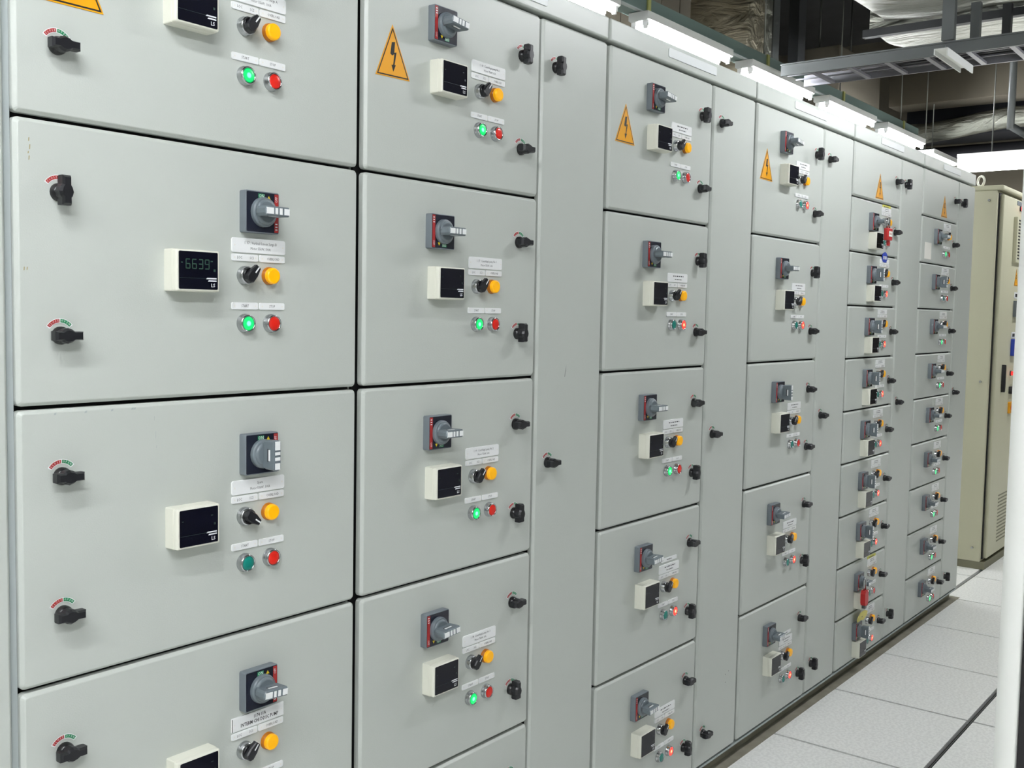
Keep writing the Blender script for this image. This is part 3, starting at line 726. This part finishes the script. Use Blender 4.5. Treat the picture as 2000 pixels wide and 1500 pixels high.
# ------------------------------------------------------------------ services under the ceiling
# cable ladder across the room
cl = thing('cable_ladder', (7.60, -3.2, 3.335), 'galvanised cable ladder crossing the room under the foil duct', 'cable ladder')
LY = 5.05
put('near_rail', MB().box(-0.02, 0.0, 0, LY, 0, 0.085, 'strut').box(-0.035, -0.02, 0, LY, 0.075, 0.085, 'strut').mesh('near_rail'), cl)
put('far_rail', MB().box(0.42, 0.435, 0, LY, 0, 0.085, 'tray').mesh('far_rail'), cl)
for i in range(18):
    put('rung', cached('rung', lambda: MB().box(0.0, 0.42, 0, 0.035, 0.0, 0.018, 'tray').mesh('rung')), cl, (0, 0.12+0.275*i, 0))
put('inner_rail', MB().box(0.10, 0.115, 0, LY, 0.018, 0.028, 'tray').box(0.26, 0.275, 0, LY, 0.018, 0.028, 'tray').mesh('inner_rail'), cl)
for i in range(6):
    cb = MB(); cb.tube([(0, 0.05+0.45*j, 0.012*math.sin(0.45*j*1.3+i)) for j in range(11)], 0.016, 'cable', 6)
    tag(put('cable', cb.mesh('cable'), None, (7.66+0.06*i, -3.2, 3.335+0.056)), 'black cable lying in the galvanised cable ladder', 'cable', 'cables in the cable ladder')
# hanger posts of the ladder
for (y, xo, w_, m, lab) in ((0.655, -0.035, 0.075, 'strut', 'widest grey steel hanger post above the cable ladder'), (0.53, 0.15, 0.055, 'strut', 'narrow grey hanger post right of the widest post'), (0.365, 0.30, 0.05, 'strut_dark', 'dark hanger post rightmost above the cable ladder')):
    hp = MB(); hp.box(-0.02, 0.02, -w_/2, w_/2, 0, 0.275, m)
    hp.box(-0.025, 0.025, -w_/2-0.008, -w_/2, 0, 0.275, m)
    tag(put('hanger_post', hp.mesh('hanger_post'), None, (7.60+xo-0.02, y-0.02, 3.4205)), lab, 'post', 'hanger posts of the cable ladder')
# grey bracket channel hung below the ladder
bc = MB()
bc.box(0, 0.62, -0.045, 0.045, 0.0, 0.008, 'lamp_body'); bc.box(0, 0.62, -0.045, -0.037, -0.045, 0.0, 'lamp_body'); bc.box(0, 0.62, 0.037, 0.045, -0.03, 0.0, 'lamp_body'); bc.box(0.02, 0.6, -0.02, 0.02, 0.008, 0.03, 'strut')
tag(put('steel_bracket', bc.mesh('steel_bracket'), None, (7.28, 0.60, 3.302)), 'pale grey steel channel bracket hung below the cable ladder', 'bracket')
# broad foil-wrapped duct running away from the camera
fd = thing('foil_duct', (8.0, 1.32, 3.72), 'broad crinkled silver foil duct under the ceiling at top right', 'duct')
def wavy(x0, x1, y0, y1, z0, amp, nx, ny, m, far_round=False):
    b = MB(); vs = []; fs = []
    for i in range(nx+1):
        for j in range(ny+1):
            u, v = i/nx, j/ny
            y = y0+(y1-y0)*v
            xe = x1
            if far_round:
                t = max(0.0, 1-(y0-y)/0.75)
                xe = x1-0.55*(1-math.sqrt(max(0, 1-t*t)))
            x = x0+(xe-x0)*u
            z = z0+amp*math.sin(7*u+5*v)*math.sin(3.1*v*6+u)+(0.12*max(0, (0.06-v)/0.06)**2 if not far_round else 0)
            vs.append((x, y, z))
    o = len(vs); n = ny+1
    for i in range(nx):
        for j in range(ny): fs.append((i*n+j, i*n+j+1, (i+1)*n+j+1, (i+1)*n+j))
    top = [(x, y, z0+0.55) for x, y, z in vs]
    b.add(vs, fs, m, True)
    ring = [i*n for i in range(nx+1)] + [nx*n+j for j in range(1, n)] + [i*n+ny for i in range(nx-1, -1, -1)] + [j for j in range(ny-1, 0, -1)]
    b.add([vs[k] for k in ring]+[top[k] for k in ring], [(k, (k+1) % len(ring), (k+1) % len(ring)+len(ring), k+len(ring)) for k in range(len(ring))] + [tuple(range(len(ring), 2*len(ring)))], m, False)
    return b.mesh('foil_wrap')
put('foil_wrap', wavy(-5.0, -0.03, 0, -2.6, 0.0, 0.012, 40, 24, 'foil'), fd)
put('foil_wrap', wavy(0.03, 1.15, 0.03, -2.6, -0.02, 0.010, 16, 24, 'foil', True), fd)
put('duct_strut', MB().box(-0.03, 0.03, -2.9, 0.06, -0.085, -0.03, 'strut_dark').mesh('duct_strut'), fd)
# upright foil duct behind the lights
vd = thing('upright_foil_duct', (8.12, 2.38, 3.1), 'upright dull foil duct behind the two nearest lights', 'duct')
put('foil_wrap', MB().plate(0, 0.42, 0, ZC-3.11, 0.55, 0, 'foil_dull', 0.03, 0.03, 3, back=True).mesh('foil_wrap'), vd)
put('edge_band', MB().box(0.30, 0.425, -0.006, 0.01, 0, ZC-3.11, 'foil').mesh('edge_band'), vd)
# columns and dark recess behind
for (px_, y, x, w_, d_, m, lab) in ((0, 2.45, 8.74, 0.13, 0.1, 'strut', 'grey steel column right of the upright foil duct'), (0, 2.62, 9.68, 0.17, 0.1, 'strut_dark', 'dark steel column between foil duct and beige block')):
    tag(put('steel_column', MB().box(0, w_, 0, d_, 0, ZC-0.002, m).mesh('steel_column'), None, (x, y, 0.001)), lab, 'column', 'steel columns behind the cabinets')
tag(put('dark_enclosure', MB().plate(0, 3.2, 0, 4.0, 0.5, 0, 'dark', 0.02, 0.02, 2, back=True).box(0.7, 0.72, -0.015, 0, 0, 4.0, 'strut_dark').box(1.9, 1.92, -0.015, 0, 0, 4.0, 'strut_dark').mesh('dark_enclosure'), None, (9.9, 3.55, 0.001)), 'dark plant enclosure behind the lights in the shadow', 'enclosure')
bb = MB().tube([(0.2, 0.3, 1.0), (0.2, 0.3, ZC-3.302)], 0.01, 'rod', 6).tube([(1.1, 0.3, 1.0), (1.1, 0.3, ZC-3.302)], 0.01, 'rod', 6).plate(0, 1.25, 0, 1.04, 0.5, 0, 'beige', 0.015, 0.01, 2, back=True).box(0.45, 0.65, -0.012, 0.0, 0.80, 0.83, 'paper')
tag(put('beige_box', bb.mesh('beige_box'), None, (10.75, 2.62, 3.30)), 'beige box section hanging behind the lights, right of the dark columns', 'box')
# pale panels further left
pw = thing('panel_partition', (3.6, 3.3, 0.001), 'beige grey partition of tall panels behind the nearest light', 'partition')
for i in range(16):
    put('panel', cached('ppanel', lambda: MB().plate(0.005, 0.328, 0.0, 4.6, 0.06, 0, 'beige', 0.004, 0.003, 2, back=True).mesh('panel')), pw, (0.333*i, 0, 0))
fr = MB(); fr.box(0, 1.1, -0.03, 0.0, 0, 0.05, 'cream'); fr.box(1.05, 1.1, -0.03, 0.0, 0.05, 0.9, 'cream'); fr.box(0, 1.05, -0.03, 0.0, 0.86, 0.9, 'cream'); fr.box(0, 0.05, -0.03, 0, 0.05, 0.86, 'cream')
fw = thing('framed_window', (4.1, 2.72, 3.60), 'cream framed glazed hatch at the top behind the lights', 'window')
put('frame', fr.mesh('frame'), fw); put('pane', MB().box(0.05, 1.05, -0.018, -0.012, 0.05, 0.86, 'trunk').mesh('pane'), fw)
# beam and ducts at the far end
tag(put('concrete_beam', MB().plate(0, 0.4, 0, 0.47, 6.1, 0, 'beige', 0.01, 0.01, 2, back=True).box(0.13, 0.135, -0.0, 0.001, 0, 0.1, 'gap_black').mesh('concrete_beam'), None, (11.95, -3.6, 3.88)), 'beige beam crossing the room behind the cable ladder', 'beam')
tag(put('far_dark_duct', MB().plate(0, 0.7, 0, 0.42, 6.1, 0, 'dark', 0.03, 0.05, 3, back=True).mesh('far_dark_duct'), None, (12.6, -3.6, 3.62)), 'dark duct running below the beige beam', 'duct')
fx = MB()
fx.tube([(0, 0.3*i, 0.05*math.sin(i*0.9)) for i in range(24)], 0.11, 'foil', 12)
tag(put('flexible_duct', fx.mesh('flexible_duct'), None, (12.28, -3.5, 3.66)), 'pale flexible duct above the far cross light', 'duct')
pp = MB(); pp.tube([(0, 0, 0), (0, 6.8, 0)], 0.09, 'cable', 12)
tag(put('pipe', pp.mesh('pipe'), None, (13.2, -3.4, 3.50)), 'dark horizontal pipe near the far wall', 'pipe', 'dark pipes at the far end')
pp = MB(); pp.tube([(0, 0, 0), (0, 0, ZC-3.35)], 0.035, 'strut', 10); pp.tube([(0, 0, 0.03), (0.35, -0.22, -0.12)], 0.035, 'strut', 10)
tag(put('pipe_hanger', pp.mesh('pipe_hanger'), None, (10.9, 0.98, 3.349)), 'grey vertical pipe hanger above the cream cabinet', 'pipe')
